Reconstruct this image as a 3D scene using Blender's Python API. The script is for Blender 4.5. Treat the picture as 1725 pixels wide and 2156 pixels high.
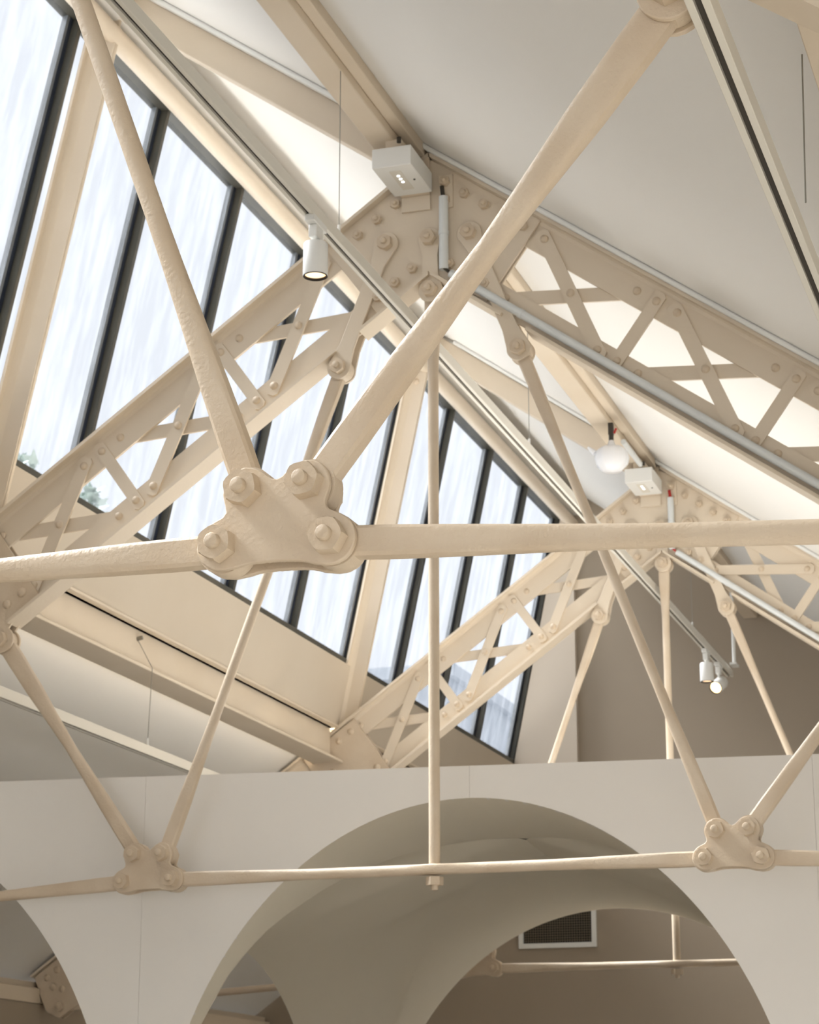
import bpy, bmesh, math, random
from mathutils import Vector, Matrix
random.seed(7)
for o in list(bpy.data.objects):
    bpy.data.objects.remove(o)
scn = bpy.context.scene
C = scn.collection

# ---------------------------------------------------------------- camera
Z0 = 2.5                                   # height of the tie rods
CAM = Vector((2.2275, -7.0538, 1.5973))
R_ = Vector((0.9501, 0.3118, 0.0004)); U_ = Vector((0.0864, -0.2647, 0.9604)); F_ = Vector((-0.2996, 0.9125, 0.2785))
cd = bpy.data.cameras.new('camera'); cam = bpy.data.objects.new('camera', cd); C.objects.link(cam)
cd.sensor_fit = 'AUTO'; cd.sensor_width = 36.0
cd.lens = 4662.38 / 2156.0 * 36.0
m = Matrix((R_, U_, -F_)).transposed().to_4x4(); m.translation = CAM
cam.matrix_world = m
cd.clip_start = 0.05; cd.clip_end = 500
cd.dof.use_dof = True; cd.dof.focus_distance = 4.0; cd.dof.aperture_fstop = 16.0
scn.camera = cam

# ---------------------------------------------------------------- world, sun, exposure
w = bpy.data.worlds.new('sky'); scn.world = w; w.use_nodes = True
bg = w.node_tree.nodes['Background']
bg.inputs['Color'].default_value = (0.87, 0.92, 1.0, 1); bg.inputs['Strength'].default_value = 2.8
sd = bpy.data.lights.new('sun', 'SUN'); sun = bpy.data.objects.new('sun', sd); C.objects.link(sun)
sd.energy = 55.0; sd.angle = math.radians(34); sd.color = (0.95, 0.975, 1.0)
sun.rotation_euler = Vector((0.60, -0.06, -0.76)).to_track_quat('-Z', 'Y').to_euler()
scn.view_settings.view_transform = 'Standard'
try: scn.view_settings.look = 'None'
except Exception: pass
scn.view_settings.gamma = 1.0; scn.view_settings.use_curve_mapping = False
scn.view_settings.exposure = 0.27
cy = scn.cycles
cy.max_bounces = 6; cy.diffuse_bounces = 4; cy.glossy_bounces = 1; cy.transmission_bounces = 2; cy.transparent_max_bounces = 8
cy.caustics_reflective = False; cy.caustics_refractive = False

# ---------------------------------------------------------------- materials
def srgb(r, g, b):
    f = lambda c: c / 12.92 if c <= 0.04045 else ((c + 0.055) / 1.055) ** 2.4
    return (f(r / 255), f(g / 255), f(b / 255), 1)
def mat(name, col, rough=0.6, bump=0.0, bscale=60, var=0.0, vscale=3.0, col2=None, metallic=0.0, spec=0.4):
    M = bpy.data.materials.new(name); M.use_nodes = True
    nt = M.node_tree; p = nt.nodes['Principled BSDF']
    p.inputs['Roughness'].default_value = rough; p.inputs['Metallic'].default_value = metallic
    p.inputs['Specular IOR Level'].default_value = spec
    p.inputs['Base Color'].default_value = col
    tc = nt.nodes.new('ShaderNodeTexCoord')
    if var > 0:
        n = nt.nodes.new('ShaderNodeTexNoise'); n.inputs['Scale'].default_value = vscale; n.inputs['Detail'].default_value = 5
        r = nt.nodes.new('ShaderNodeMapRange'); r.inputs['From Min'].default_value = 0.35; r.inputs['From Max'].default_value = 0.65
        r.inputs['To Max'].default_value = var
        mx = nt.nodes.new('ShaderNodeMix'); mx.data_type = 'RGBA'
        mx.inputs[6].default_value = col; mx.inputs[7].default_value = col2 or tuple(c * 0.8 for c in col[:3]) + (1,)
        nt.links.new(tc.outputs['Object'], n.inputs['Vector']); nt.links.new(n.outputs['Fac'], r.inputs['Value'])
        nt.links.new(r.outputs['Result'], mx.inputs[0]); nt.links.new(mx.outputs[2], p.inputs['Base Color'])
    if bump > 0:
        n2 = nt.nodes.new('ShaderNodeTexNoise'); n2.inputs['Scale'].default_value = bscale; n2.inputs['Detail'].default_value = 4
        b = nt.nodes.new('ShaderNodeBump'); b.inputs['Strength'].default_value = bump; b.inputs['Distance'].default_value = 0.004
        nt.links.new(tc.outputs['Object'], n2.inputs['Vector']); nt.links.new(n2.outputs['Fac'], b.inputs['Height'])
        nt.links.new(b.outputs['Normal'], p.inputs['Normal'])
    return M
def emis(name, col, strength):
    M = bpy.data.materials.new(name); M.use_nodes = True; nt = M.node_tree
    p = nt.nodes['Principled BSDF']; p.inputs['Emission Color'].default_value = col; p.inputs['Emission Strength'].default_value = strength
    p.inputs['Base Color'].default_value = col
    return M
BEIGE = mat('beige_iron_paint', srgb(216, 199, 176), 0.5, 0.4, 130, 0.6, 7, srgb(202, 181, 154))
BEIGE_S = mat('beige_steel_paint', srgb(222, 207, 186), 0.55, 0.15, 60, 0.4, 3, srgb(213, 196, 171))
PLASTER = mat('white_ceiling_paint', srgb(240, 237, 231), 0.85, 0.05, 30, 0.3, 0.8, srgb(235, 231, 224))
PANEL = mat('white_partition_paint', srgb(237, 233, 227), 0.8, 0.04, 40, 0.3, 1.2, srgb(232, 227, 219))
SOFFIT = mat('shade_warmed_partition_paint', srgb(234, 226, 209), 0.8, 0.05, 40, 0.3, 1.2, srgb(229, 219, 200))  # same white paint as PANEL, with the vault's warm shade put into the colour
TAUPE = mat('taupe_wall_paint', srgb(165, 151, 133), 0.85, 0.05, 40, 0.3, 1.0, srgb(158, 143, 124))
CREAM = mat('cream_plaster', srgb(204, 191, 172), 0.85, 0.06, 25, 0.4, 2.0, srgb(195, 180, 159))
RETURN = mat('pale_return_paint', srgb(202, 189, 172), 0.85, 0.06, 25, 0.3, 2.0, srgb(196, 182, 163))
FRAME = mat('dark_window_frame', srgb(78, 76, 68), 0.45, 0.1, 80, 0.4, 8, srgb(60, 60, 58))
FRAME_B = mat('black_glazing_bar', srgb(46, 52, 66), 0.35, 0.05, 80)
GASKET = mat('glazing_putty', srgb(150, 154, 158), 0.6, 0.2, 60)
WHITE = mat('white_fixture', srgb(236, 235, 230), 0.35)
RAIL = mat('track_rail_paint', srgb(225, 220, 208), 0.4)
RAILDARK = mat('track_slot_dark', srgb(60, 54, 46), 0.5)
PIPE = mat('grey_white_conduit', srgb(222, 224, 222), 0.4)
BLACK = mat('matte_black', srgb(16, 14, 12), 0.8)
FLOOR = mat('oak_floor', srgb(198, 192, 182), 0.6, 0.1, 20, 0.6, 3, srgb(190, 183, 171))
WIRE = mat('steel_wire', srgb(150, 146, 136), 0.4, metallic=0.6)
PLASTIC = mat('clear_plastic_bag', srgb(240, 240, 242), 0.25, 0.5, 50)
REDM = mat('red_cable', srgb(170, 40, 34), 0.5)
STONE = mat('grey_stone', srgb(208, 212, 217), 0.9, 0.6, 12, 0.8, 3, srgb(186, 192, 199))
LEAF = mat('pale_leaves', srgb(160, 172, 166), 0.8, 0.2, 30)
VENTDARK = mat('vent_dark', srgb(34, 30, 27), 0.8)
LAMP = emis('warm_lamp_lens', (1.0, 0.72, 0.36, 1), 4.0)
LAMP_DIM = emis('warm_lamp_reflector', (1.0, 0.70, 0.42, 1), 1.5)
LED = emis('led_chip', (1.0, 1.0, 0.96, 1), 3.0)
GLASS = bpy.data.materials.new('dusty_glass'); GLASS.use_nodes = True
nt = GLASS.node_tree; nt.nodes.clear()
go = nt.nodes.new('ShaderNodeOutputMaterial'); tr = nt.nodes.new('ShaderNodeBsdfTransparent'); gl = nt.nodes.new('ShaderNodeBsdfGlossy')
df = nt.nodes.new('ShaderNodeBsdfTranslucent'); m1 = nt.nodes.new('ShaderNodeMixShader'); m2 = nt.nodes.new('ShaderNodeMixShader')
fr = nt.nodes.new('ShaderNodeValue'); fr.outputs[0].default_value = 0.025
gl.inputs['Roughness'].default_value = 0.03
tr.inputs['Color'].default_value = (0.545, 0.545, 0.545, 1); df.inputs['Color'].default_value = (0.9, 0.93, 0.97, 1)
tc = nt.nodes.new('ShaderNodeTexCoord'); mp = nt.nodes.new('ShaderNodeMapping'); mp.inputs['Scale'].default_value = (3, 6, 0.8)
nz = nt.nodes.new('ShaderNodeTexNoise'); nz.inputs['Scale'].default_value = 2.2; nz.inputs['Detail'].default_value = 8; nz.inputs['Roughness'].default_value = 0.7
rg = nt.nodes.new('ShaderNodeMapRange'); rg.inputs['From Min'].default_value = 0.42; rg.inputs['From Max'].default_value = 0.75; rg.inputs['To Max'].default_value = 0.02
nt.links.new(tc.outputs['Object'], mp.inputs['Vector']); nt.links.new(mp.outputs['Vector'], nz.inputs['Vector'])
nt.links.new(nz.outputs['Fac'], rg.inputs['Value']); nt.links.new(rg.outputs['Result'], m1.inputs['Fac'])
nt.links.new(tr.outputs[0], m1.inputs[1]); nt.links.new(df.outputs[0], m1.inputs[2])
nt.links.new(fr.outputs[0], m2.inputs['Fac']); nt.links.new(m1.outputs[0], m2.inputs[1]); nt.links.new(gl.outputs[0], m2.inputs[2])
nt.links.new(m2.outputs[0], go.inputs['Surface'])

# ---------------------------------------------------------------- helpers
class MB:
    """collects vertices and faces of one mesh"""
    def __init__(s): s.v = []; s.f = []
    def add(s, vs, fs):
        b = len(s.v); s.v += [tuple(x) for x in vs]; s.f += [tuple(i + b for i in f) for f in fs]; return s
    def box(s, x0, x1, y0, y1, z0, z1):
        return s.add([(x0,y0,z0),(x1,y0,z0),(x1,y1,z0),(x0,y1,z0),(x0,y0,z1),(x1,y0,z1),(x1,y1,z1),(x0,y1,z1)],
                     [(0,3,2,1),(4,5,6,7),(0,1,5,4),(1,2,6,5),(2,3,7,6),(3,0,4,7)])
    def prism(s, poly, y0, y1):               # polygon in XZ, extruded along Y
        a = sum(poly[i][0]*poly[(i+1)%len(poly)][1]-poly[(i+1)%len(poly)][0]*poly[i][1] for i in range(len(poly)))
        if a < 0: poly = poly[::-1]
        n = len(poly)
        vs = [(x, y0, z) for x, z in poly] + [(x, y1, z) for x, z in poly]
        fs = [tuple(range(n)), tuple(range(2*n-1, n-1, -1))] + [(i, i+n, (i+1) % n + n, (i+1) % n) for i in range(n)]
        return s.add(vs, fs)
    def loft(s, rings, cap=True):
        n = len(rings[0]); vs = [p for r in rings for p in r]; fs = []
        for k in range(len(rings)-1):
            for i in range(n):
                j = (i+1) % n
                fs.append((k*n+i, k*n+j, (k+1)*n+j, (k+1)*n+i))
        if cap: fs += [tuple(range(n-1, -1, -1)), tuple(range((len(rings)-1)*n, len(rings)*n))]
        return s.add(vs, fs)
    def cyl(s, p0, p1, r0, r1=None, n=16):
        r1 = r0 if r1 is None else r1
        p0 = Vector(p0); p1 = Vector(p1); d = (p1-p0).normalized()
        a = d.orthogonal().normalized(); b = d.cross(a)
        ring = lambda p, r: [p + (a*math.cos(t)+b*math.sin(t))*r for t in [2*math.pi*i/n for i in range(n)]]
        return s.loft([ring(p0, r0), ring(p1, r1)])
    def grid(s, rows):
        n = len(rows[0]); vs = [p for r in rows for p in r]
        return s.add(vs, [(k*n+i, k*n+i+1, (k+1)*n+i+1, (k+1)*n+i) for k in range(len(rows)-1) for i in range(n-1)])
    def mesh(s, name, material, angle=35):
        me = bpy.data.meshes.new(name); me.from_pydata(s.v, [], s.f)
        bm = bmesh.new(); bm.from_mesh(me); bmesh.ops.recalc_face_normals(bm, faces=bm.faces); bm.to_mesh(me); bm.free()
        me.materials.append(material)
        me.polygons.foreach_set('use_smooth', [True]*len(me.polygons))
        me.set_sharp_from_angle(angle=math.radians(angle)); me.update()
        return me
def put(name, me, parent=None, loc=(0,0,0), rot=None, bevel=0):
    o = bpy.data.objects.new(name, me); C.objects.link(o); o.location = loc
    if rot is not None: o.rotation_euler = rot
    if parent is not None: o.parent = parent
    if bevel:
        b = o.modifiers.new('bevel', 'BEVEL'); b.width = bevel; b.segments = 2; b.limit_method = 'ANGLE'; b.angle_limit = math.radians(40)
    return o
def empty(name, loc=(0,0,0), rz=0):
    o = bpy.data.objects.new(name, None); C.objects.link(o); o.location = loc; o.rotation_euler = (0,0,rz); o.empty_display_size = 0.1; return o
def tag(o, label=None, cat=None, group=None, kind=None):
    if label: o['label'] = label
    if cat: o['category'] = cat
    if group: o['group'] = group
    if kind: o['kind'] = kind
    return o
TH = math.radians(35.75); CT, ST = math.cos(TH), math.sin(TH)
def rl(side, s, n): return (side*(s*CT + n*ST), -s*ST + n*CT)       # rafter frame -> (x, z) above the tie

# ---------------------------------------------------------------- structure: roof, walls, floor
def roofpt(side, s, n): x, z = rl(side, s, n); return (x, z + Z0)
YF, YB = -19.0, 7.36
NR = 2.118
def s_at(side, x, n): return (side*x - n*ST)/CT
# right roof plane runs on past the ridge up to the head of the skylight
mb = MB(); sa = s_at(1, -1.50, NR); sb = s_at(1, 3.75, NR)
mb.prism([roofpt(1, sa, NR), roofpt(1, sb, NR), roofpt(1, sb, NR+0.12), roofpt(1, sa, NR+0.12)], YF, YB+0.3)
tag(put('ceiling', mb.mesh('ceiling', PLASTER)), 'pale sloping ceiling rising over the ridge to the skylight head', 'ceiling', kind='structure')
mb = MB(); sa = s_at(-1, -1.90, NR); sb = s_at(-1, -3.75, NR)
mb.prism([roofpt(-1, sa, NR), roofpt(-1, sb, NR), roofpt(-1, sb, NR+0.12), roofpt(-1, sa, NR+0.12)], YF, YB+0.3)
tag(put('ceiling', mb.mesh('ceiling', PLASTER)), 'lower sloping ceiling below the skylight sill', 'ceiling', kind='structure')
# end wall, shaped to the roof line
G0 = Vector((-1.651, 4.081)); GD = Vector((0.2046, 0.9788)); GN = Vector((-0.9788, 0.2046))   # inner edge of the posts, up, outward
def gp(off, z): t = (z - G0.y - GN.y*off)/GD.y; p = G0 + GN*off + GD*t; return (p.x, p.y)
xr, zr = roofpt(1, s_at(1, 3.7, NR+0.05), NR+0.05); xl, zl = roofpt(-1, s_at(-1, -3.7, NR+0.05), NR+0.05)
apexL = roofpt(1, s_at(1, -1.48, NR+0.05), NR+0.05)
mb = MB(); mb.prism([(-3.7, 0), (3.7, 0), (3.7, zr), apexL, gp(0.17, 5.9), gp(0.17, 4.1), (-1.93, 3.85), (-3.7, zl)], YB, YB+0.2)
tag(put('wall_back', mb.mesh('wall_back', TAUPE)), 'taupe end wall behind the far truss', 'wall', kind='structure')
mb = MB(); mb.prism([gp(0.10, 3.62), gp(0.10, 5.98), (-1.30, 6.05), (-1.30, 3.34), (-1.80, 3.34)], YB-0.05, YB)
tag(put('trim_1', mb.mesh('trim_1', RETURN)), 'pale plaster return at the end of the skylight', 'trim', kind='structure')
mb = MB(); mb.box(-3.72, -3.5, YF, YB, 0, 2.375)
tag(put('wall_left', mb.mesh('wall_left', TAUPE)), 'low eaves wall on the skylight side', 'wall', kind='structure')
mb = MB(); mb.box(3.5, 3.72, YF, YB, 0, 2.53)
tag(put('wall_right', mb.mesh('wall_right', PANEL)), 'low eaves wall on the right', 'wall', kind='structure')
mb = MB(); mb.box(-3.72, 3.72, YF, YB, -0.1, 0)
tag(put('floor', mb.mesh('floor', FLOOR)), 'wooden floor', 'floor', kind='structure')

# ---- skylight: window_1 > panes, glazing bars, frames
MY = [7.345 - 0.826*k for k in range(0, 34)]       # glazing bar positions along the roof
GZ0, GZ1 = 4.165, 5.838
win = empty('window_1', (gp(0.115, GZ0)[0], YB, GZ0)); tag(win, 'long steep north light of dusty panes in dark glazing bars', 'window', kind='structure')
def rel(o, base=win): o.parent = base; o.matrix_parent_inverse = Matrix.Translation(-base.location); return o
def gprism(offs0, offs1, z0, z1, y0, y1): return MB().prism([gp(offs0, z0), gp(offs1, z0), gp(offs1, z1), gp(offs0, z1)], y0, y1)
for k in range(len(MY)-1):
    y1, y0 = MY[k], MY[k+1]
    if y0 < YF: break
    rel(put('pane', gprism(0.150, 0.154, GZ0-0.02, GZ1+0.03, y0, y1).mesh('pane', GLASS)))
for k, y in enumerate(MY):
    if y < YF: break
    b = rel(put('glazing_bar', gprism(0.115, 0.149, GZ0-0.02, GZ1+0.02, y-0.013, y+0.013).mesh('glazing_bar', FRAME), bevel=0.002))
    o = rel(put('bar_cap', gprism(0.146, 0.175, GZ0-0.02, GZ1+0.02, y-0.032, y-0.013).mesh('bar_cap', FRAME_B)))
    o = rel(put('putty_line', gprism(0.150, 0.172, GZ0-0.02, GZ1+0.02, y-0.052, y-0.032).mesh('putty_line', GASKET)))
rel(put('head_frame', gprism(0.105, 0.18, GZ1, GZ1+0.075, YF, YB).mesh('head_frame', FRAME), bevel=0.003))
rel(put('sill_frame', gprism(0.105, 0.18, GZ0-0.038, GZ0, YF, YB).mesh('sill_frame', FRAME), bevel=0.003))
mb = MB(); mb.prism([gp(0.085, 3.80), gp(0.13, 3.80), gp(0.13, GZ0-0.037), gp(0.085, GZ0-0.037)], YF, YB)
tag(put('trim_2', mb.mesh('trim_2', CREAM)), 'cream plaster apron below the skylight sill', 'trim', kind='structure')
# beam along the head of the skylight, rounded on the room side
pts = [(-1.300, 5.842)]
cx, cz = -1.306, 5.803
for i in range(15):
    t = math.radians(75 - 190*i/14); pts.append((cx + 0.036*math.cos(t), cz + 0.036*math.sin(t)))
pts += [gp(0.07, 5.80), (-1.46, 5.915), (-1.46, 6.20), (-1.36, 6.20), (-1.330, 6.0), (-1.318, 5.85)]
mb = MB(); mb.prism(pts, YF, YB)
tag(put('skylight_head_beam', mb.mesh('skylight_head_beam', BEIGE_S, 50)), 'round-nosed beige beam running along the skylight head', 'beam')
mb = MB(); mb.prism([(-1.316, 5.862), (-1.268, 5.862), (-1.268, 5.885), (-1.316, 5.900)], YF, YB)
tag(put('trim_3', mb.mesh('trim_3', PLASTER)), 'narrow pale fillet above the skylight head beam', 'trim', kind='structure')

# ---------------------------------------------------------------- shared small parts
def rivet_mesh(r=0.0155, h=0.010, n=14):
    rings = []
    for k in range(5):
        t = k/4*math.pi/2*0.97; rr = r*math.cos(t); yy = -h*math.sin(t)
        rings.append([(rr*math.cos(a), yy, rr*math.sin(a)) for a in [2*math.pi*i/n for i in range(n)]])
    return MB().loft(rings).mesh('rivet', BEIGE, 60)
def nut_mesh(name, af, h, material=BEIGE):
    R = af/2/math.cos(math.pi/6); rings = []
    N = 24
    def hexr(t):
        a = (t % (math.pi/3)) - math.pi/6; return af/2/math.cos(a)
    for yy, lim in ((0, 9), (-h*0.72, 9), (-h, af/2*1.075)):
        rings.append([(min(hexr(t), lim)*math.cos(t), yy, min(hexr(t), lim)*math.sin(t)) for t in [2*math.pi*i/N for i in range(N)]])
    # start rounded a little at the shoulders
    rings.insert(2, [(min(hexr(t), R*0.995)*math.cos(t), -h*0.86, min(hexr(t), R*0.995)*math.sin(t)) for t in [2*math.pi*i/N for i in range(N)]])
    return MB().loft(rings).mesh(name, material, 28)
def stub_mesh(r, h, material=BEIGE, n=18):
    prof = [(r, 0), (r, -h*0.55), (r*0.86, -h*0.82), (r*0.5, -h*0.97), (r*0.08, -h)]
    return MB().loft([[(q*math.cos(a), y, q*math.sin(a)) for a in [2*math.pi*i/n for i in range(n)]] for q, y in prof]).mesh('bolt_end', material, 40)
def disc_mesh(name, r, t, n=32, material=BEIGE):
    prof = [(r, 0), (r, -t*0.75), (r*0.965, -t)]
    return MB().loft([[(q*math.cos(a), y, q*math.sin(a)) for a in [2*math.pi*i/n for i in range(n)]] for q, y in prof]).mesh(name, material, 40)
RIVET = rivet_mesh(); BRIV = rivet_mesh(0.018, 0.012)
NUT = nut_mesh('nut', 0.051, 0.027); STUB = stub_mesh(0.0125, 0.013)
NUT_S = nut_mesh('small_nut', 0.034, 0.018); STUB_S = stub_mesh(0.009, 0.010)
WASHER = disc_mesh('washer', 0.030, 0.004)
PI = math.pi
def bolt(parent, x, y, z, big=True, back=False, washer=False):
    """nut and bolt end facing -y, added as sub-parts of a part"""
    a = random.uniform(0, PI/3)
    n = put('nut', NUT if big else NUT_S, parent, (x, y, z), (0, a, 0))
    put('bolt_end', STUB if big else STUB_S, parent, (x, y - (0.027 if big else 0.018), z))
def backbolt(parent, x, y, z):
    put('bolt_head', NUT, parent, (x, y, z), (0, random.uniform(0, 1), PI))

# forged rod with flattened, flared ends
def sect(p, ax_m, hw, ht, ex, n=24):
    out = []
    for i in range(n):
        t = 2*PI*(i+0.5)/n; c, s = math.cos(t), math.sin(t)
        q = (abs(c)**ex + abs(s)**ex)**(-1/ex)
        out.append(p + ax_m*(hw*c*q) + Vector((0, ht*s*q, 0)))
    return out
def rod_mesh(name, p0, p1, r=0.0170, e0=True, e1=True, hw=0.0235, ht=0.0185, eye=0.042, flat=0.10, taper=0.34, pad=None, hw_end=None):
    p0 = Vector((p0[0], 0, p0[1])); p1 = Vector((p1[0], 0, p1[1])); L = (p1-p0).length; d = (p1-p0)/L
    mm = Vector((-d.z, 0, d.x)); hw0 = hw
    st = []
    hw1 = hw_end or hw
    def end(t0, sg, on):
        hw = hw1 if sg < 0 else hw0
        if not on: return [(t0, r, r, 2.0)]
        return [(t0, hw1 if sg < 0 else hw, ht, 7), (t0+sg*flat, hw, ht, 7), (t0+sg*(flat+taper*0.3), hw*0.93, ht*1.02, 5.5),
                (t0+sg*(flat+taper*0.65), r+(hw-r)*0.42, r*0.95, 3.6), (t0+sg*(flat+taper), r*1.03, r, 2.3), (t0+sg*(flat+taper+0.08), r, r, 2.0)]
    A = end(0, 1, e0); B = end(L, -1, e1)[::-1]; mid = []
    if pad is not None:
        for dt, a, b, e in ((-0.16, r, r, 2.0), (-0.10, r*0.98, r*1.1, 2.8), (-0.055, r*0.95, r*1.5, 4), (0, r*0.95, r*1.65, 5), (0.055, r*0.95, r*1.5, 4), (0.10, r*0.98, r*1.1, 2.8), (0.16, r, r, 2.0)):
            mid.append((pad*L+dt, a, b, e))
    else:
        nmid = max(1, int(L/0.25)); a0 = A[-1][0]; b0 = B[0][0]
        for k in range(1, nmid): mid.append((a0+(b0-a0)*k/nmid, r*random.uniform(0.985, 1.015), r, 2.0))
    mb = MB(); mb.loft([sect(p0+d*t, mm, a, b, e) for t, a, b, e in A+mid+B])
    for on, p in ((e0, p0), (e1, p1)):
        if on: mb.cyl(p+Vector((0, -ht*1.03, 0)), p+Vector((0, ht*1.03, 0)), eye, n=32)
    return mb.mesh(name, BEIGE, 32)

def plate_outline(bolts, k=0.0105, n=180):
    """bolts counter-clockwise from the lower left; lobes round the bolts, concave sides, straight foot"""
    cx = sum(b[0] for b in bolts)/4; cz = sum(b[1] for b in bolts)/4
    (ax, az), (bx, bz), (ex_, ez), (dx_, dz) = bolts
    hull = [(ax+0.03, az-0.032), (bx-0.03, bz-0.032), (bx+0.004, bz), (ex_+0.006, ez+0.008), (dx_-0.006, dz+0.008), (ax-0.004, az)]
    rad = (0.0400, 0.0415, 0.0380, 0.0380); m = len(hull)
    def seg(p, a, b):
        dx, dz_ = b[0]-a[0], b[1]-a[1]
        t = max(0, min(1, ((p[0]-a[0])*dx+(p[1]-a[1])*dz_)/(dx*dx+dz_*dz_))); return math.hypot(p[0]-a[0]-t*dx, p[1]-a[1]-t*dz_)
    def inside(p):
        return all((hull[(i+1) % m][0]-hull[i][0])*(p[1]-hull[i][1])-(hull[(i+1) % m][1]-hull[i][1])*(p[0]-hull[i][0]) >= 0 for i in range(m))
    def sdf(p):
        d = [math.hypot(p[0]-b[0], p[1]-b[1]) - r for b, r in zip(bolts, rad)]
        q = min(seg(p, hull[i], hull[(i+1) % m]) for i in range(m)); d.append(-q if inside(p) else q)
        return -k*math.log(sum(math.exp(-x/k) for x in d)) + 0.001
    out = []
    for i in range(n):
        t = 2*PI*i/n; c, s_ = math.cos(t), math.sin(t); rr = 0.22
        while rr > 0.01 and sdf((cx+c*rr, cz+s_*rr)) > 0: rr -= 0.001
        out.append((cx+c*rr, cz+s_*rr))
    return out

# ---------------------------------------------------------------- trusses
# joints measured in the truss plane: x from the king rod, z above the tie
PLL = [(-1.122, .003), (-0.938, .006), (-0.979, .094), (-1.084, .095)]     # counter-clockwise from lower left
PLR = [(0.912, .005), (1.095, .002), (1.055, .094), (0.953, .091)]
H_L, H_R = (-0.345, 1.804), (0.323, 1.800)
K_TOP, K_PIN = (-0.004, 2.256), (0.0, 2.058)
L_TOP, R_TOP = (-0.168, 2.258), (0.146, 2.258)
N_L, N_R = (-1.646, 0.897), (1.645, 0.842)
F_L, F_R = (-3.376, -0.140), (3.376, -0.140)
NT, NBm, NC = 2.034, 1.785, 1.912
TOPWEB = (1.980, 2.088, 2.100); BOTWEB = (1.727, 1.822, 1.715)
def tee(side, n_web0, n_web1, n_fl, hw, s0, s1, mitre=True, gaps=()):
    """web plate plus flange, along the rafter"""
    mb = MB()
    def bar(na, nb, ya, yb, a, b, mit):
        f = lambda n: -n*math.tan(TH) + 0.004 if mit else a
        ring0 = [(na, ya), (nb, ya), (nb, yb), (na, yb)]
        r0 = []; r1 = []
        for n, y in ring0:
            x, z = rl(side, f(n), n); r0.append((x, y, z)); x, z = rl(side, b, n); r1.append((x, y, z))
        mb.loft([r0, r1])
    bar(n_web0, n_web1, -0.006, 0.006, s0, s1, mitre)
    lo, hi = sorted((n_fl, n_web1 if n_fl > n_web1 else n_web0))
    cuts = [s0] + [g for gp_ in gaps for g in gp_] + [s1]
    for i in range(0, len(cuts), 2): bar(lo, hi, -hw, hw, cuts[i], cuts[i+1], mitre and i == 0)
    # fillets in the two inside corners
    sg = -1 if n_fl > n_web1 else 1; nf = lo if sg < 0 else hi
    for i in range(0, len(cuts), 2):
        for ys in (-1, 1):
            ring = lambda s_: [(*rl(side, s_, n), y) for n, y in ((nf, ys*0.006), (nf, ys*0.022), (nf+sg*0.005, ys*0.0105), (nf+sg*0.016, ys*0.006))]
            mb.loft([[(x, y, z) for x, z, y in ring(cuts[i] if not (mitre and i == 0) else -nf*math.tan(TH)+0.03)], [(x, y, z) for x, z, y in ring(cuts[i+1])]])
    return mb
def strap_mesh(side, a, b, y0, y1, w=0.051):
    ax, az = rl(side, *a); bx, bz = rl(side, *b); d = Vector((bx-ax, bz-az)); L = d.length; d /= L; p = Vector((-d.y, d.x))
    A = Vector((ax, az)); e = 0.036; h = w/2; c = 0.012
    P = [A-d*e+p*(h-c), A-d*(e-c)+p*h, A+d*(L+e-c)+p*h, A+d*(L+e)+p*(h-c), A+d*(L+e)-p*(h-c), A+d*(L+e-c)-p*h, A-d*(e-c)-p*h, A-d*e-p*(h-c)]
    return MB().prism([(q.x, q.y) for q in P], y0, y1).mesh('lattice_strap', BEIGE_S)
SK = [-1.036+0.573*k for k in range(4)]                 # -1.036, -.463, .110, .683
CELLS = [(SK[0], SK[1]), (SK[1], SK[2]), (SK[2], SK[3]), (0.985, 1.558), (1.558, 2.131)]
STRUTS = [SK[1], SK[2], 1.558]
CACHE = {}
def cached(key, fn):
    if key not in CACHE: CACHE[key] = fn()
    return CACHE[key]
random.seed(11)
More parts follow.
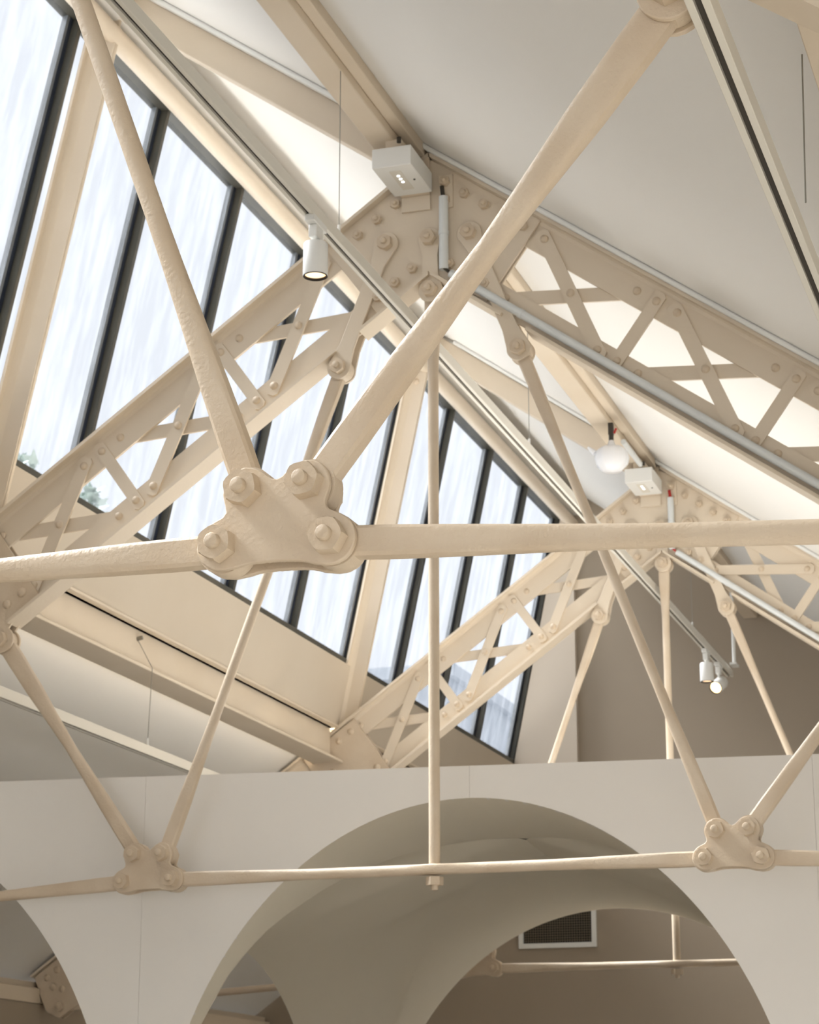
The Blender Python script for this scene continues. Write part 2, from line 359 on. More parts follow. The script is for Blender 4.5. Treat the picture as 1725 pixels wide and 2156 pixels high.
def build_truss(Y, label, swap_right=False):
    T = empty('roof_truss', (0, Y, Z0)); tag(T, label, 'truss', 'riveted iron roof trusses')
    for side in (-1, 1):
        put('top_chord', cached(('tc', side), lambda: tee(side, TOPWEB[0], TOPWEB[1], TOPWEB[2], 0.05, -1.4, 2.87).mesh('top_chord', BEIGE_S)), T)
        put('bottom_chord', cached(('bc', side), lambda: tee(side, BOTWEB[0], BOTWEB[1], BOTWEB[2], 0.05, -1.2, 2.6, True, ((-0.912, -0.802), (0.752, 0.872))).mesh('bottom_chord', BEIGE_S)), T)
        for s in STRUTS:
            st = put('lattice_strap', cached(('st', side, s), lambda: strap_mesh(side, (s, NT), (s, NBm), -0.016, -0.0062, 0.047)), T)
            for n in (NT, NBm):
                x, z = rl(side, s, n); put('rivet', RIVET, st, (x, -0.016, z))
        for (a, b) in CELLS:
            f = ((a+0.087, NT), (b-0.083, NBm)); g = ((b-0.085, NT), (a+0.087, NBm))
            if swap_right and side == 1: f, g = g, f
            fr = put('lattice_strap', cached(('df', side, f), lambda: strap_mesh(side, f[0], f[1], -0.0158, -0.0062)), T)
            re = put('lattice_strap', cached(('dr', side, g), lambda: strap_mesh(side, g[0], g[1], 0.0062, 0.0158)), T)
            for s, n in (f[0], f[1], ((a+b)/2, NC)):
                x, z = rl(side, s, n); put('rivet', RIVET, fr, (x, -0.0158, z))
            for s, n in g:
                x, z = rl(side, s, n); put('rivet', RIVET, re, (x, -0.006, z))
        # plate over the purlin joint, with the pin of the outer strut below
        nx, nz = (N_L if side < 0 else N_R)
        def nodeplate():
            P = [rl(side, 0.60, 2.082), rl(side, 0.955, 2.082), rl(side, 0.955, 1.735), rl(side, 0.905, 1.715)]
            a0 = math.atan2(rl(side, 0.9, 1.7)[1]-nz, rl(side, 0.9, 1.7)[0]-nx)
            b0 = math.atan2(rl(side, 0.7, 1.73)[1]-nz, rl(side, 0.7, 1.73)[0]-nx)
            if side < 0: a1, b1 = a0 % (2*PI), b0 % (2*PI); b1 += 2*PI if b1 < a1 else 0
            else: a1, b1 = a0 % (2*PI), b0 % (2*PI); b1 -= 2*PI if b1 > a1 else 0
            P += [(nx+0.05*math.cos(a1+(b1-a1)*i/16), nz+0.05*math.sin(a1+(b1-a1)*i/16)) for i in range(17)]
            P += [rl(side, 0.685, 1.735), rl(side, 0.60, 1.735)]
            mb = MB(); mb.prism(P, -0.032, -0.020); mb.prism(P, 0.020, 0.032); return mb.mesh('joint_plate', BEIGE)
        jp = put('joint_plate', cached(('np', side), nodeplate), T, bevel=0.002)
        bolt(jp, nx, -0.032, nz); backbolt(jp, nx, 0.032, nz)
        for s, n in ((0.655, NT), (0.74, NT), (0.83, NT), (0.91, NT), (0.65, NBm), (0.72, NBm), (0.91, NBm), (0.86, 1.92)):
            x, z = rl(side, s, n); put('rivet', BRIV, jp, (x, -0.032, z))
        # foot plate on the eaves wall
        fx, fz = (F_L if side < 0 else F_R)
        def footplate():
            P = [rl(side, 2.20, 2.082), rl(side, 2.86, 2.082), rl(side, 2.90, 1.90), (fx+side*0.07, fz-0.03), (fx, fz-0.06), (fx-side*0.06, fz-0.02), rl(side, 2.20, 1.735)]
            mb = MB(); mb.prism(P, -0.032, -0.020); mb.prism(P, 0.020, 0.032); return mb.mesh('foot_plate', BEIGE)
        fp = put('foot_plate', cached(('fp', side), footplate), T, bevel=0.002)
        bolt(fp, fx, -0.032, fz)
        for s, n in ((2.30, NT), (2.42, NT), (2.55, NT), (2.67, NT), (2.73, NT), (2.80, NT), (2.80, 1.97), (2.76, 1.93), (2.3, NBm), (2.45, NBm)):
            x, z = rl(side, s, n); put('rivet', BRIV, fp, (x, -0.032, z))
        # node plates on the tie
        bl = PLL if side < 0 else PLR
        def nplate():
            o = plate_outline(bl); mb = MB(); mb.prism(o, -0.033, -0.0205); mb.prism(o, 0.0205, 0.033); return mb.mesh('tie_plate', BEIGE, 30)
        tp = put('tie_plate', cached(('tp', side), nplate), T, bevel=0.003)
        for x, z in bl: bolt(tp, x, -0.033, z); backbolt(tp, x, 0.033, z)
        # links from the apex plate and the rods below them
        a, b = (L_TOP, H_L) if side < 0 else (R_TOP, H_R)
        def link():
            mb = MB(); d = Vector((b[0]-a[0], b[1]-a[1])); L = d.length; d /= L; p = Vector((-d.y, d.x)); A = Vector(a); Bv = Vector(b)
            for y0, y1 in ((-0.034, -0.0225), (0.0225, 0.034)):
                P = []
                t0 = math.atan2(-d.y, -d.x)
                for i in range(15): t = t0 - PI*0.64 + PI*1.28*i/14; P.append((A.x+0.046*math.cos(t), A.y+0.046*math.sin(t)))
                for dd, ww in ((0.085, 0.027), (L-0.085, 0.029)): q = A+d*dd-p*ww; P.append((q.x, q.y))
                t1 = math.atan2(d.y, d.x)
                for i in range(15): t = t1 - PI*0.64 + PI*1.28*i/14; P.append((Bv.x+0.044*math.cos(t), Bv.y+0.044*math.sin(t)))
                for dd, ww in ((L-0.085, 0.029), (0.085, 0.027)): q = A+d*dd+p*ww; P.append((q.x, q.y))
                mb.prism(P, y0, y1)
            return mb.mesh('link_bar', BEIGE_S)
        lk = put('link_bar', cached(('lk', side), link), T, bevel=0.002)
        for q in (a, b): bolt(lk, q[0], -0.034, q[1]); backbolt(lk, q[0], 0.034, q[1])
        i_top = bl[2] if side < 0 else bl[3]; o_top = bl[3] if side < 0 else bl[2]
        i_bot = bl[1] if side < 0 else bl[0]; o_bot = bl[0] if side < 0 else bl[1]
        put('inner_rod', cached(('ir', side), lambda: rod_mesh('inner_rod', i_top, b)), T)
        put('strut_rod', cached(('sr', side), lambda: rod_mesh('strut_rod', o_top, (nx, nz), r=0.0172, hw=0.025, hw_end=0.031, taper=0.42)), T)
        put('outer_tie_rod', cached(('ot', side), lambda: rod_mesh('outer_tie_rod', o_bot, (fx, fz), r=0.0185, hw=0.0245)), T)
    ct = put('centre_tie_rod', cached('ct', lambda: rod_mesh('centre_tie_rod', PLL[1], PLR[0], r=0.0182, hw=0.0245, pad=0.507)), T)
    # king rod hung from the apex
    def klink():
        mb = MB()
        for y0, y1 in ((-0.034, -0.0225), (0.0225, 0.034)):
            P = []
            for i in range(15): t = -PI*0.14 + PI*1.28*i/14; P.append((K_TOP[0]+0.043*math.cos(t), K_TOP[1]+0.043*math.sin(t)))
            P += [(-0.029, 2.19), (-0.030, 2.12)]
            for i in range(15): t = PI*0.86 + PI*1.28*i/14; P.append((0.045*math.cos(t), K_PIN[1]+0.045*math.sin(t)))
            P += [(0.030, 2.12), (0.028, 2.19)]
            mb.prism(P, y0, y1)
        return mb.mesh('king_link', BEIGE_S)
    kl = put('king_link', cached('kl', klink), T, bevel=0.002)
    bolt(kl, K_TOP[0], -0.034, K_TOP[1]); bolt(kl, K_PIN[0], -0.034, K_PIN[1]); backbolt(kl, K_PIN[0], 0.034, K_PIN[1])
    kr = put('king_rod', cached('kr', lambda: rod_mesh('king_rod', K_PIN, (0, -0.012), r=0.0190, e1=False, hw=0.028, flat=0.07, taper=0.2)), T)
    put('nut', NUT, kr, (0, 0, -0.020), (PI/2, 0, 0.35)); put('bolt_end', STUB, kr, (0, 0, -0.045), (PI/2, 0, 0))
    put('bolt_end', STUB, kr, (0, 0, -0.052), (PI/2, 0, 0))
    # apex plate
    def apex():
        P = [(0, 2.086/CT), rl(1, -1.0, 2.086), rl(1, -1.0, 1.74), (0.03, 1.73/CT-0.02), (-0.03, 1.73/CT-0.02), rl(-1, -1.0, 1.74), rl(-1, -1.0, 2.086)]
        mb = MB(); mb.prism(P, -0.0195, -0.0075); mb.prism(P, 0.0075, 0.0195); return mb.mesh('apex_plate', BEIGE_S)
    ap = put('apex_plate', cached('ap', apex), T, bevel=0.002)
    for side, ss in ((1, (-1.40, -1.31, -1.219, -1.13, -1.044)), (-1, (-1.39, -1.30, -1.212, -1.123, -1.044))):
        for s in ss: x, z = rl(side, s, 2.036); bolt(ap, x, -0.0195, z, False)
        for s in (-1.20, -1.12, -1.04): x, z = rl(side, s, 1.788); bolt(ap, x, -0.0195, z, False)
    mb = cached('cleat', lambda: MB().box(-0.11, 0.0, -0.030, -0.0197, 2.372, 2.43).box(-0.11, 0.0, -0.075, -0.0197, 2.43, 2.438).mesh('angle_cleat', BEIGE_S))
    cl = put('angle_cleat', mb, T, bevel=0.002)
    cl2 = put('angle_cleat', cached('cleat2', lambda: MB().box(0.03, 0.085, -0.030, -0.0197, 2.37, 2.50).mesh('angle_cleat', BEIGE_S)), T, bevel=0.002)
    for z in (2.47, 2.40): bolt(cl2, 0.057, -0.030, z, False)
    return T
T1Y, T2Y, T3Y = -3.96, 0.0, 4.0
build_truss(T1Y, 'nearest iron truss, its large four-bolt plate and thick rods crossing the foreground')
build_truss(T2Y, 'middle iron truss whose tie rod passes just before the arched partition')
build_truss(T3Y, 'farthest iron truss, partly hidden behind the arched white partition', True)

# ---------------------------------------------------------------- members tied to each truss
def tprofile_post(Y):
    mb = MB(); zb, zt = 3.80, 5.885
    def pz(off, z): x, zz = gp(off, z); return (x, zz)
    mb.prism([pz(0, zb), pz(0.098, zb), pz(0.098, zt), pz(0, zt)], -0.006, 0.006)
    mb.prism([pz(0.092, zb), pz(0.104, zb), pz(0.104, zt), pz(0.092, zt)], -0.055, 0.055)
    mb.prism([pz(0.0, zb), pz(0.012, zb), pz(0.012, zt-0.05), pz(0.0, zt-0.05)], 0.0, 0.022)
    for ys in (-1, 1):
        ring = lambda z: [(pz(0.092, z)[0], ys*0.006, z), (pz(0.092, z)[0], ys*0.030, z), (pz(0.078, z)[0], ys*0.011, z), (pz(0.066, z)[0], ys*0.006, z)]
        mb.loft([ring(zb), ring(zt)])
    return mb
for Y, lab in ((T1Y, 'nearest skylight post, above the foreground truss'), (T2Y, 'skylight post rising from the middle truss at the left edge'), (T3Y, 'skylight post rising from the farthest truss behind the king rod')):
    base = gp(0.05, 3.80)
    P = empty('skylight_post', (base[0], Y, base[1])); tag(P, 'beige steel ' + lab, 'post', 'skylight posts')
    o = put('stem', cached('post', lambda: tprofile_post(0).mesh('stem', BEIGE_S)), P); o.location = (-base[0], 0, -base[1])
    x, z = gp(0.05, 5.845); put('bolt_head', BRIV, P, (x-base[0], -0.006, z-base[1]))
    x, z = gp(0.05, 5.72); put('bolt_head', BRIV, P, (x-base[0], -0.006, z-base[1]))
    # beam carrying the ceiling from the apex up to the skylight head
    mb = MB(); s0 = s_at(1, -1.40, 2.05); ring = lambda s: 0
    def bar(na, nb, ya, yb):
        r0 = []; r1 = []
        for n, y in ((na, ya), (nb, ya), (nb, yb), (na, yb)):
            x, z = rl(1, s0, n); r0.append((x, y, z)); x, z = rl(1, -n*math.tan(TH)-0.004, n); r1.append((x, y, z))
        mb.loft([r0, r1])
    bar(1.985, 2.10, -0.03, 0.03)
    put_ = put('rafter_extension', cached('ext', lambda: mb.mesh('rafter_extension', BEIGE_S)), None, (0, Y, Z0), bevel=0.003)
    tag(put_, {T1Y: 'beige roof beam over the nearest truss', T2Y: 'shaded beige roof beam from the middle apex up to the skylight head', T3Y: 'beige roof beam from the far apex up to the skylight head'}[Y], 'beam', 'beams from apex to skylight head')
    # pale bead along the top of the rafter
    mb = MB(); a = Vector((*rl(1, -2.9, 2.108),)); b = Vector((*rl(1, 2.8, 2.108),))
    for ys in (-0.062, 0.062): mb.cyl((a.x, ys, a.y), (b.x, ys, b.y), 0.010, n=10)
    o = put('trim_4', cached('bead', lambda: mb.mesh('trim_4', WHITE)), None, (0, Y, Z0)); tag(o, {T1Y: 'pale bead where the near truss meets the ceiling', T2Y: 'pale bead where the middle truss meets the ceiling', T3Y: 'pale bead where the far truss meets the ceiling'}[Y], 'trim', kind='structure')
# purlins along the roof
bays = [(YF, T1Y-0.04, 'behind the nearest truss'), (T1Y+0.04, T2Y-0.04, 'between the nearest and middle trusses'), (T2Y+0.04, T3Y-0.04, 'between the middle and far trusses'), (T3Y+0.04, YB, 'between the far truss and the end wall')]
for y0, y1, wh in bays:
    for side, sn in ((-1, 'left'), (1, 'right')):
        P = empty('purlin', (side*1.84, y0, 3.60)); tag(P, 'beige steel purlin on the %s slope %s' % (sn, wh), 'purlin', 'purlins')
        L = y1-y0
        mb = MB(); mb.box(-0.08, 0.08, 0, L, 0, 0.014); ph = 0.20 if side < 0 else 0.12; mb.box(-0.006, 0.006, 0, L, 0.012, ph); mb.box(-0.06, 0.06, 0, L, ph-0.01, ph+0.002)
        put('i_section', mb.mesh('i_section', BEIGE_S), P, bevel=0.003)
        if side < 0:
            put('sill_board', MB().box(-0.05, 0.030, 0, L, 0.19, 0.255).mesh('sill_board', BEIGE_S), P, bevel=0.004)
        if y0 > YF:
            put('end_bracket', MB().box(-side*0.0, -side*0.09, 0.0, 0.012, -0.01, 0.17).box(-side*0.006, -side*0.018, 0.0, 0.10, 0.015, 0.17).mesh('end_bracket', BEIGE_S), P)
            for z in (0.045, 0.085, 0.125): put('bolt_head', BRIV, P, (-side*0.018 , 0.06, z), (0, 0, PI/2))
    # ridge beam
    P = empty('ridge_beam', (-0.10, y0, 5.04)); tag(P, 'beige ridge beam ' + wh, 'beam', 'ridge beams')
    put('beam', MB().box(-0.05, 0.042, 0, y1-y0, 0, 0.14).mesh('beam', BEIGE_S), P, bevel=0.004)
    put('side_board', MB().box(0.042, 0.085, 0, y1-y0, 0.035, 0.11).mesh('side_board', BEIGE_S), P, bevel=0.004)

# ---------------------------------------------------------------- arched partition with groin vault
PA = 0.116; PO = Vector((0.031, 0.308, 0)); W = 1.117; H = 1.399; ZC = 2.788; ZT = 2.901; D = 3.61
BW, BH, BZ, BU = 1.221, 1.377, 2.778, 0.113           # far arch
part = empty('wall_partition', PO, PA); tag(part, 'white partition with tall arched openings and groin vault between two trusses', 'wall', kind='structure')
def ell(u, w=W, h=H, zc=ZC):
    q = max(0.0, 1-(u/w)**2); return zc-h+h*math.sqrt(q)
def arch_pts(c, w, h, zc, a0, a1, n=40):
    return [(c+w*math.cos(a0+(a1-a0)*i/n), zc-h+h*math.sin(a0+(a1-a0)*i/n)) for i in range(n+1)]
PITCH = 2*1.180
TK = 0.045
for k, (ua, ub) in enumerate(((-3.49, -PITCH), (-PITCH, -1.180), (-1.180, 0.0), (0.0, 1.180), (1.180, PITCH), (PITCH, 3.4))):
    ua += 0.0004; ub -= 0.0004
    c = round((ua+ub)/2/PITCH)*PITCH if k not in (0, 5) else (-PITCH if k == 0 else PITCH)
    if k in (0, 5):
        P = [(ua, 0), (ua, ZT), (ub, ZT)] if k == 0 else [(ub, 0), (ub, ZT), (ua, ZT)]
        A = arch_pts(c, W, H, ZC, PI/2, PI, 40) if k == 0 else arch_pts(c, W, H, ZC, PI/2, 0, 40)
        P += A + [(A[-1][0], 0)]
    else:
        left_half = ub <= c+0.01            # panel lies left of its arch crown
        if left_half: P = [(ua, 0), (ua, ZT), (ub, ZT), (ub, ell(ub-c))] + [q for q in arch_pts(c, W, H, ZC, PI/2, PI, 48) if q[0] < ub-0.001] + [(c-W, 0)]
        else: P = [(ub, 0), (ub, ZT), (ua, ZT), (ua, ell(ua-c))] + [q for q in arch_pts(c, W, H, ZC, PI/2, 0, 48) if q[0] > ua+0.001] + [(c+W, 0)]
    put('panel', MB().prism(P, 0, TK).mesh('panel', PANEL), part)
put('cap', MB().box(-1.26, 1.26, TK, D, ZT-0.03, ZT).mesh('cap', PANEL), part)
# groins traced in plan (u outward from the crown line, v into the room)
GF = [(-1.117, 0.045), (-0.985, 0.12), (-0.904, 0.163), (-0.791, 0.27), (-0.692, 0.397), (-0.485, 0.641), (-0.289, 0.852), (-0.149, 0.953), (0.0, 1.035)]
GB = [(-1.117, 3.50), (-0.88, 2.958), (-0.734, 2.592), (-0.598, 2.352), (-0.368, 1.931), (-0.167, 1.70), (0.0, 1.55)]
def interp(tab, x, ki=0, ko=1):
    t = sorted(tab, key=lambda q: q[ki])
    if x <= t[0][ki]: return t[0][ko]
    for p, q in zip(t, t[1:]):
        if x <= q[ki]: f = (x-p[ki])/(q[ki]-p[ki]); return p[ko]+(q[ko]-p[ko])*f
    return t[-1][ko]
def barrel(u, v):                                    # main barrel, front arch easing into the far arch
    t = max(0, min(1, v/D)); w = W+(BW-W)*t; h = H+(BH-H)*t; zc = ZC+(BZ-ZC)*t; c = BU*t
    q = max(0, 1-((u-c)/w)**2); return zc-h+h*math.sqrt(q)
us = [-W*math.cos(PI/2*i/28) for i in range(29)]
def web(sgn, front):
    rows = []
    for u in us:
        g = interp(GF if front else GB, u); r = []
        for k in range(9):
            v = g*k/8 if front else g+(D-g)*k/8
            uu = u + (BU*(v/D) if 0 else 0)
            z = barrel(u*sgn, v) if not (front) else ell(u)
            t = v/D
            # keep the far edge on the far arch
            w = W+(BW-W)*t; uu = u*w/W*sgn + BU*t; zc = ZC+(BZ-ZC)*t; h = H+(BH-H)*t
            z = zc-h+h*math.sqrt(max(0, 1-(u/W)**2)); r.append((uu, v, z))
        rows.append(r)
    return rows
def side_arch(v):                                     # lower arched opening in the side of the vault
    c, a, h, zc = 0.95, 1.62, 1.05, 2.400
    q = 1-((v-c)/a)**2; return zc-h+h*math.sqrt(max(0, q))
def cell(sgn):
    rows = []
    vs = [0.05+(3.48-0.05)*i/60 for i in range(61)]
    for v in vs:
        if v <= 1.035: u = interp(GF, v, 1, 0)
        elif v >= 1.55: u = interp([(b, a) for a, b in GB], v)
        else: u = 0.0
        t = v/D; w = W+(BW-W)*t; zc = ZC+(BZ-ZC)*t; h = H+(BH-H)*t
        ug = u*w/W*sgn+BU*t; zg = zc-h+h*math.sqrt(max(0, 1-(u/W)**2))
        ue = -1.14 if sgn > 0 else 1.20; zs = min(side_arch(v), zg-0.004); r = []
        for k in range(13):
            f = k/12; b = f*f*(3-2*f)*0.25+f*0.75
            r.append((ug+(ue-ug)*f, v, zg+(zs-zg)*b))
        rows.append(r)
    return rows
for nm, rows in (('vault_web', web(1, True)), ('vault_web', web(-1, True)), ('vault_web', web(1, False)), ('vault_web', web(-1, False)), ('vault_web', cell(1)), ('vault_web', cell(-1))):
    me = MB().grid(rows).mesh(nm, SOFFIT, 60)
    put(nm, me, part)
# outer faces closing the vault above the left and far openings
for ue in (-1.14, 1.20):
    P = [(v, side_arch(v)) for v in [0.05+3.5*i/50 for i in range(51)]]
    if ue > 0: P = [(v, 0.0) for v, z in P]  # unseen right side filled down to the floor, added to darken the vault
    mb = MB(); rows = [[(ue, v, z) for v, z in P], [(ue, v, ZT-0.03) for v, z in P]]; mb.grid(rows); put('side_face_and_light_block', mb.mesh('side_face_and_light_block', PANEL), part)
A = arch_pts(BU, BW, BH, BZ, 0, PI, 60)
mb = MB(); mb.grid([[(u, D, z) for u, z in A], [(u, D, ZT-0.03) for u, z in A]]); put('far_face', mb.mesh('far_face', PANEL), part)
for uc, vc in ((-1.17, 3.55), (1.27, 3.55)):
    put('pier', MB().box(uc-0.06, uc+0.06, vc-0.06, vc+0.06, 0, 1.6).mesh('pier', PANEL), part)

# ---------------------------------------------------------------- track lighting
def track(name_lab, x, z, y0, y1):
    P = empty('track_rail', (x, y0, z)); tag(P, name_lab, 'track light', 'lighting track rails'); L = y1-y0
    prof = [(-0.019, 0), (-0.019, 0.042), (0.019, 0.042), (0.019, 0), (0.006, 0), (0.006, 0.018), (-0.006, 0.018), (-0.006, 0)]
    put('rail', MB().prism(prof, 0, L).mesh('rail', RAIL), P, bevel=0.0015)
    put('slot', MB().box(-0.0058, 0.0058, 0, L, 0.010, 0.0178).mesh('slot', RAILDARK), P)
    return P
def wire(parent_lab, pts, r=0.0016):
    mb = MB()
    for a, b in zip(pts, pts[1:]): mb.cyl(a, b, r, n=8)
    o = put('suspension_wire', mb.mesh('suspension_wire', WIRE)); tag(o, parent_lab, 'wire', 'suspension wires'); return o
track('long white track rail hung under the ridge past both apexes', -0.065, 4.415, -6.5, 6.25)
track('white track rail below the left purlin, its end behind the partition', -1.775, 3.235, -3.8, 3.6)
track('white track rail with a dark slot at the upper right', 1.708, 3.26, -6.0, -0.15)
for y, lab in ((-0.82, 'thin wire holding the ridge track before the middle apex'), (1.53, 'thin wire holding the ridge track beyond the middle truss'), (5.05, 'thin wire holding the ridge track beyond the far truss')):
    o = wire(lab, [(-0.06, y, 4.457), (-0.06, y, 5.06)]); put('grip', MB().cyl((-0.06, y, 4.455), (-0.06, y, 4.49), 0.005, n=10).mesh('grip', WHITE), o)
o = wire('thin wire from the left purlin down to its track rail', [(-1.834, 1.52, 3.75), (-1.757, 1.517, 3.616), (-1.768, 1.517, 3.278)])
put('grip', MB().cyl((-1.768, 1.517, 3.275), (-1.768, 1.517, 3.31), 0.005, n=10).mesh('grip', WHITE), o)
put('anchor', MB().cyl((-1.836, 1.52, 3.75), (-1.81, 1.52, 3.755), 0.009, n=10).mesh('anchor', WIRE), o)
wire('thin dark wire holding the track rail at the upper right', [(1.752, -3.22, 3.60), (1.744, -3.22, 3.296)])
def spotlight(label, x, y, z, tilt=0, az=0, lens=LAMP_DIM, power=30):
    """z is the underside of the rail"""
    P = empty('spotlight', (x, y, z)); tag(P, label, 'spotlight', 'track spotlights')
    put('adapter', MB().box(-0.016, 0.016, -0.06, 0.06, -0.020, 0.004).box(-0.014, 0.014, -0.030, 0.030, -0.062, -0.02).mesh('adapter', WHITE), P, bevel=0.003)
    put('arm', MB().box(-0.006, 0.006, -0.010, 0.010, -0.10, -0.055).mesh('arm', WHITE), P, bevel=0.002)
    hd = put('lamp_head', None_mesh(), P, (0, 0, -0.125), (tilt, 0, az))
    hd.data = cached('head', head_mesh)
    put('lens', cached(('lens', lens.name), lambda: MB().cyl((0, 0, -0.052), (0, 0, -0.050), 0.033, n=28).mesh('lens', lens)), hd)
    put('rim', cached('rim', rim_mesh), hd)
    ld = bpy.data.lights.new('lamp', 'SPOT'); ld.energy = power; ld.spot_size = math.radians(70); ld.spot_blend = 0.6; ld.color = (1.0, 0.78, 0.52); ld.shadow_soft_size = 0.03
    lo = bpy.data.objects.new('lamp', ld); C.objects.link(lo); lo.parent = hd; lo.location = (0, 0, -0.062)
    return P
def None_mesh(): return bpy.data.meshes.new('lamp_head')
def head_mesh():
    n = 32; prof = [(0.020, 0.050), (0.036, 0.050), (0.039, 0.046), (0.0395, -0.056), (0.0375, -0.060), (0.035, -0.058), (0.034, -0.045), (0.0, -0.045)]
    return MB().loft([[(max(q, 0.0005)*math.cos(a), max(q, 0.0005)*math.sin(a), zz) for a in [2*PI*i/n for i in range(n)]] for q, zz in prof]).mesh('lamp_head', WHITE, 40)
def rim_mesh():
    n = 32; prof = [(0.0378, -0.0575), (0.0385, -0.0612), (0.0345, -0.0612), (0.0340, -0.0535)]
    return MB().loft([[(q*math.cos(a), q*math.sin(a), zz) for a in [2*PI*i/n for i in range(n)]] for q, zz in prof], cap=False).mesh('rim', BLACK, 40)
spotlight('white cylinder spotlight aimed straight down before the middle apex', -0.060, -1.03, 4.415)
spotlight('white cylinder spotlight aimed down near the far end of the track', -0.065, 5.47, 4.415)
spotlight('white spotlight tilted towards the viewer, glowing at the end of the track', -0.065, 5.86, 4.415, math.radians(-62), math.radians(-14), LAMP)
o = put('track_end_stem', MB().cyl((0, 0, 0), (0, 0, 0.46), 0.011, n=12).box(-0.02, 0.02, -0.05, 0.05, -0.012, 0.0).mesh('track_end_stem', WHITE), None, (-0.01, 6.1, 4.462))
tag(o, 'white stem carrying the far end of the ridge track', 'stem')

# ---------------------------------------------------------------- emergency lights, conduits, detector
def emergency(label, y):
    P = empty('emergency_light', (-0.058, y, 4.928)); tag(P, label, 'emergency light', 'emergency lights')
    put('housing', MB().box(-0.072, 0.072, -0.125, 0.125, 0, 0.075).mesh('housing', WHITE), P, bevel=0.003)
    put('lens_recess', MB().box(-0.022, 0.020, -0.085, 0.075, -0.0012, 0.0).mesh('lens_recess', RAIL), P)
    for k in range(3): put('led', MB().cyl((0.0, -0.045+0.026*k, -0.003), (0.0, -0.045+0.026*k, -0.001), 0.0055, n=12).mesh('led', LED), P)
    put('test_button', MB().cyl((0.045, 0.0, -0.003), (0.045, 0.0, 0.0), 0.004, n=10).mesh('test_button', RAILDARK), P)
    put('hanger', MB().box(-0.03, 0.03, -0.10, 0.10, 0.075, 0.113).mesh('hanger', BEIGE_S), P)
    put('screw', MB().cyl((0.03, -0.13, 0.085), (0.03, -0.13, 0.105), 0.008, n=10).mesh('screw', RAILDARK), P)
emergency('white box emergency light with three leds below the middle apex', -0.175)
emergency('white box emergency light below the far apex', 3.82)
def conduit(label, Y, pts, r=0.015, mat_=PIPE):
    mb = MB()
    o = empty('conduit', (pts[0][0], Y, pts[0][2])); tag(o, label, 'conduit', 'white conduits')
    for a, b in zip(pts, pts[1:]):
        q = put('pipe', MB().cyl(a, b, r, n=16).mesh('pipe', mat_), o); q.location = -Vector(o.location)
        a = Vector(a); b = Vector(b); d = (b-a).normalized()
        for t in (0.1, 0.5, 0.9):
            if (b-a).length > 0.6 or t == 0.5:
                c = a+(b-a)*t; s = put('saddle', MB().cyl(c-d*0.008, c+d*0.008, r*1.12, n=16).mesh('saddle', mat_), o); s.location = -Vector(o.location)
    return o
def rz(side, s, n): x, z = rl(side, s, n); return x, z+Z0
for Y, lab in ((T2Y, 'middle'), (T3Y, 'far')):
    conduit('short white vertical conduit on the %s apex plate' % lab, Y, [(0.055, Y-0.045, 4.905), (0.055, Y-0.045, 4.625)], 0.017)
    x0, z0 = rz(1, -1.17, 1.758); x1, z1 = rz(1, 2.0, 1.758)
    conduit('long white conduit along the lower chord of the %s truss' % lab, Y, [(x0, Y-0.036, z0), (x1, Y-0.036, z1)], 0.0155)
    mb = MB()
    pts = [(0.05, Y-0.05, 4.945), (0.055, Y-0.05, 4.90)]
    mb.cyl(pts[0], pts[1], 0.008, n=8); mb.cyl((0.056, Y-0.05, 4.63), (x0-0.005, Y-0.04, z0+0.005), 0.006, n=8)
    o = put('cable', mb.mesh('cable', RAILDARK if Y == T2Y else REDM)); tag(o, 'short %s cable tail joining the conduits at the %s apex' % ('dark' if Y == T2Y else 'red', lab), 'cable')
conduit('white conduit along the ridge beam near the wrapped detector', 3.6, [(-0.045, 3.30, 5.022), (-0.045, 3.70, 5.022)], 0.014)
P = empty('smoke_detector', (-0.05, 3.05, 5.04)); tag(P, 'detector wrapped in clear plastic hanging from the ridge beam', 'detector')
n = 28; prof = [(0.004, -0.25), (0.045, -0.245), (0.075, -0.215), (0.083, -0.18), (0.075, -0.145), (0.05, -0.125), (0.02, -0.115), (0.012, -0.09), (0.006, -0.085)]
rings = [[(q*math.cos(a)*(1+0.05*math.sin(9*a)), q*math.sin(a)*(1+0.05*math.sin(9*a)), z) for a in [2*PI*i/n for i in range(n)]] for q, z in prof]
put('plastic_cover', MB().loft(rings).mesh('plastic_cover', PLASTIC, 60), P)
put('knot', MB().cyl((-0.08, -0.01, -0.15), (-0.115, -0.01, -0.115), 0.016, 0.006, n=10).mesh('knot', PLASTIC), P)
put('base', MB().cyl((0, 0, -0.13), (0, 0, -0.06), 0.012, n=10).box(-0.012, 0.012, -0.012, 0.012, -0.06, 0.0).mesh('base', RAILDARK), P)
put('red_tie', MB().cyl((0.02, -0.02, -0.06), (0.03, -0.02, -0.035), 0.006, n=8).mesh('red_tie', REDM), P)

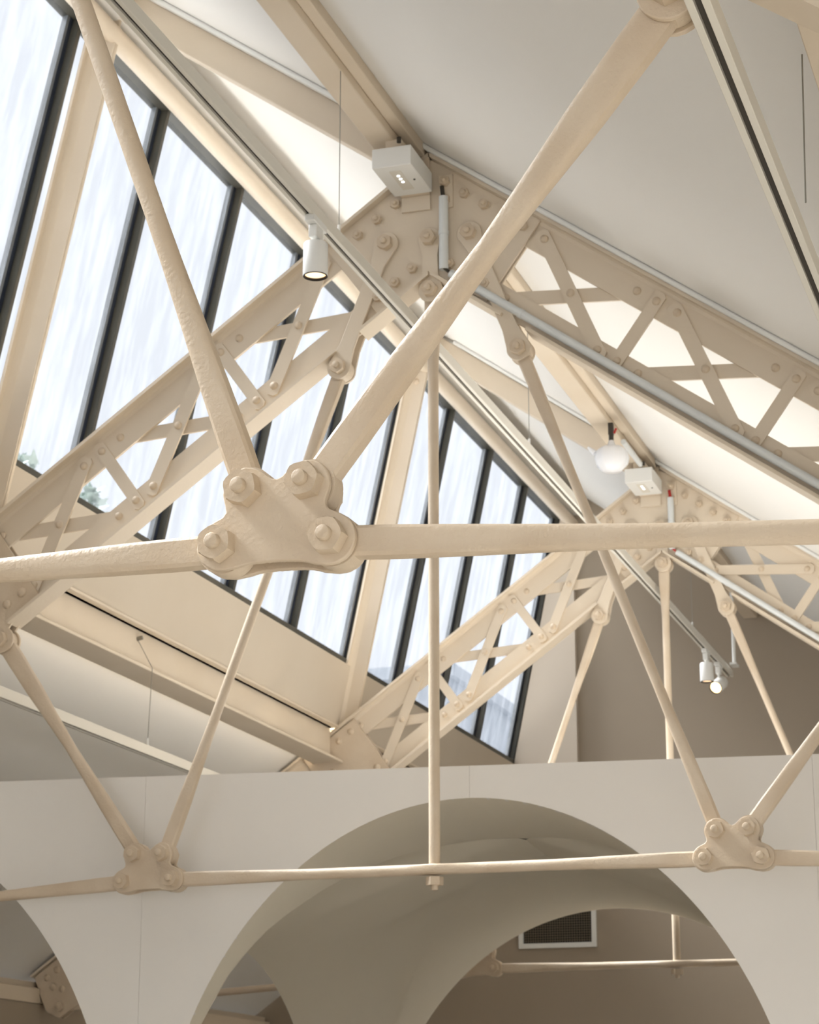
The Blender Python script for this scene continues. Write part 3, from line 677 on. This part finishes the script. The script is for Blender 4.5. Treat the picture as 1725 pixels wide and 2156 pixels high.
# ---------------------------------------------------------------- vent on the end wall
P = empty('wall_vent', (-1.47, YB, 2.905)); tag(P, 'grey framed mesh vent on the end wall seen through the arch', 'vent')
vw, vh = 0.53, 0.36
for a in (MB().box(-vw/2, vw/2, -0.02, 0, 0, 0.032), MB().box(-vw/2, vw/2, -0.02, 0, vh-0.032, vh), MB().box(-vw/2, -vw/2+0.032, -0.02, 0, 0.032, vh-0.032), MB().box(vw/2-0.032, vw/2, -0.02, 0, 0.032, vh-0.032)):
    put('frame_bar', a.mesh('frame_bar', WHITE), P, bevel=0.002)
put('dark_back', MB().box(-vw/2+0.03, vw/2-0.03, -0.002, 0, 0.03, vh-0.03).mesh('dark_back', BLACK), P)
mb = MB()
for i in range(1, 28): x = -vw/2+0.032+i*(vw-0.064)/28; mb.box(x-0.0022, x+0.0022, -0.010, -0.006, 0.032, vh-0.032)
for i in range(1, 18): z = 0.032+i*(vh-0.064)/18; mb.box(-vw/2+0.032, vw/2-0.032, -0.0105, -0.0055, z-0.0022, z+0.0022)
o = put('wire_mesh', mb.mesh('wire_mesh', mat('vent_mesh', srgb(110, 100, 84), 0.6)), P); o['kind'] = 'stuff'

# ---------------------------------------------------------------- eaves details at the left
P = empty('eaves_plate', (-3.55, YF, 2.375)); tag(P, 'beige timber plate along the top of the left eaves wall', 'beam')
put('beam', MB().box(-0.10, 0.05, 0.01, YB-YF-0.01, 0.003, 0.085).mesh('beam', BEIGE_S), P, bevel=0.004)
put('facing', MB().box(-0.04, 0.01, 0, YB-YF, 0.085, 0.12).mesh('facing', CREAM), P, bevel=0.004)

# ---------------------------------------------------------------- outside: stone house and tree beyond the glass
P = empty('stone_house', (-9.0, 19.0, 0.0)); tag(P, 'pale stone house outside the far end of the skylight', 'building')
put('wall', MB().box(-4.0, 3.2, 0.0, 5.0, 0, 7.4).mesh('wall', STONE), P)
stone_me = [MB().box(-0.42, 0.42, -0.035, 0.01, -0.155, 0.155).mesh('stone_block', STONE), MB().box(-0.3, 0.3, -0.03, 0.01, -0.155, 0.155).mesh('stone_block', STONE)]
for r in range(9):
    x = -3.6 + (0.45 if r % 2 else 0)
    k = 0
    while x < 3.0:
        put('stone_block', stone_me[(k+r) % 2], P, (x, 0, 7.1-0.34*r)); x += 0.76 + 0.02*((k*7+r) % 3); k += 1
put('coping', MB().box(-4.1, 3.3, -0.12, 5.0, 7.34, 7.5).mesh('coping', STONE), P)

# ---------------------------------------------------------------- tree tops outside the lower edge of the glass
def tree(label, x, y, ztop, seed):
    rnd = random.Random(seed)
    T = empty('tree', (x, y, 0)); tag(T, label, 'tree', 'trees outside the skylight')
    put('trunk', MB().cyl((0, 0, 0), (0, 0, ztop-0.5), 0.10, 0.02, n=8).mesh('trunk', LEAF), T)
    mb = MB()
    for k in range(260):
        a = rnd.uniform(0, 2*PI); h = rnd.uniform(-1.6, 0.0); r = rnd.uniform(0.0, 0.55)*(0.15-h*0.6)
        c = Vector((r*math.cos(a), r*math.sin(a), ztop+h)); u = Vector((rnd.uniform(-1, 1), rnd.uniform(-1, 1), rnd.uniform(-1, 1))).normalized()
        w_ = u.orthogonal().normalized(); L = rnd.uniform(0.05, 0.10)
        mb.add([c-u*L, c+w_*L*0.4, c+u*L, c-w_*L*0.4], [(0, 1, 2, 3)])
    f = put('foliage', mb.mesh('foliage', LEAF), T); f['kind'] = 'stuff'
tree('pale tree top showing low in the leftmost skylight pane', -5.2, 6.6, 6.44, 1)
tree('pale tree top showing low in the second skylight pane', -5.0, 7.33, 6.38, 2)
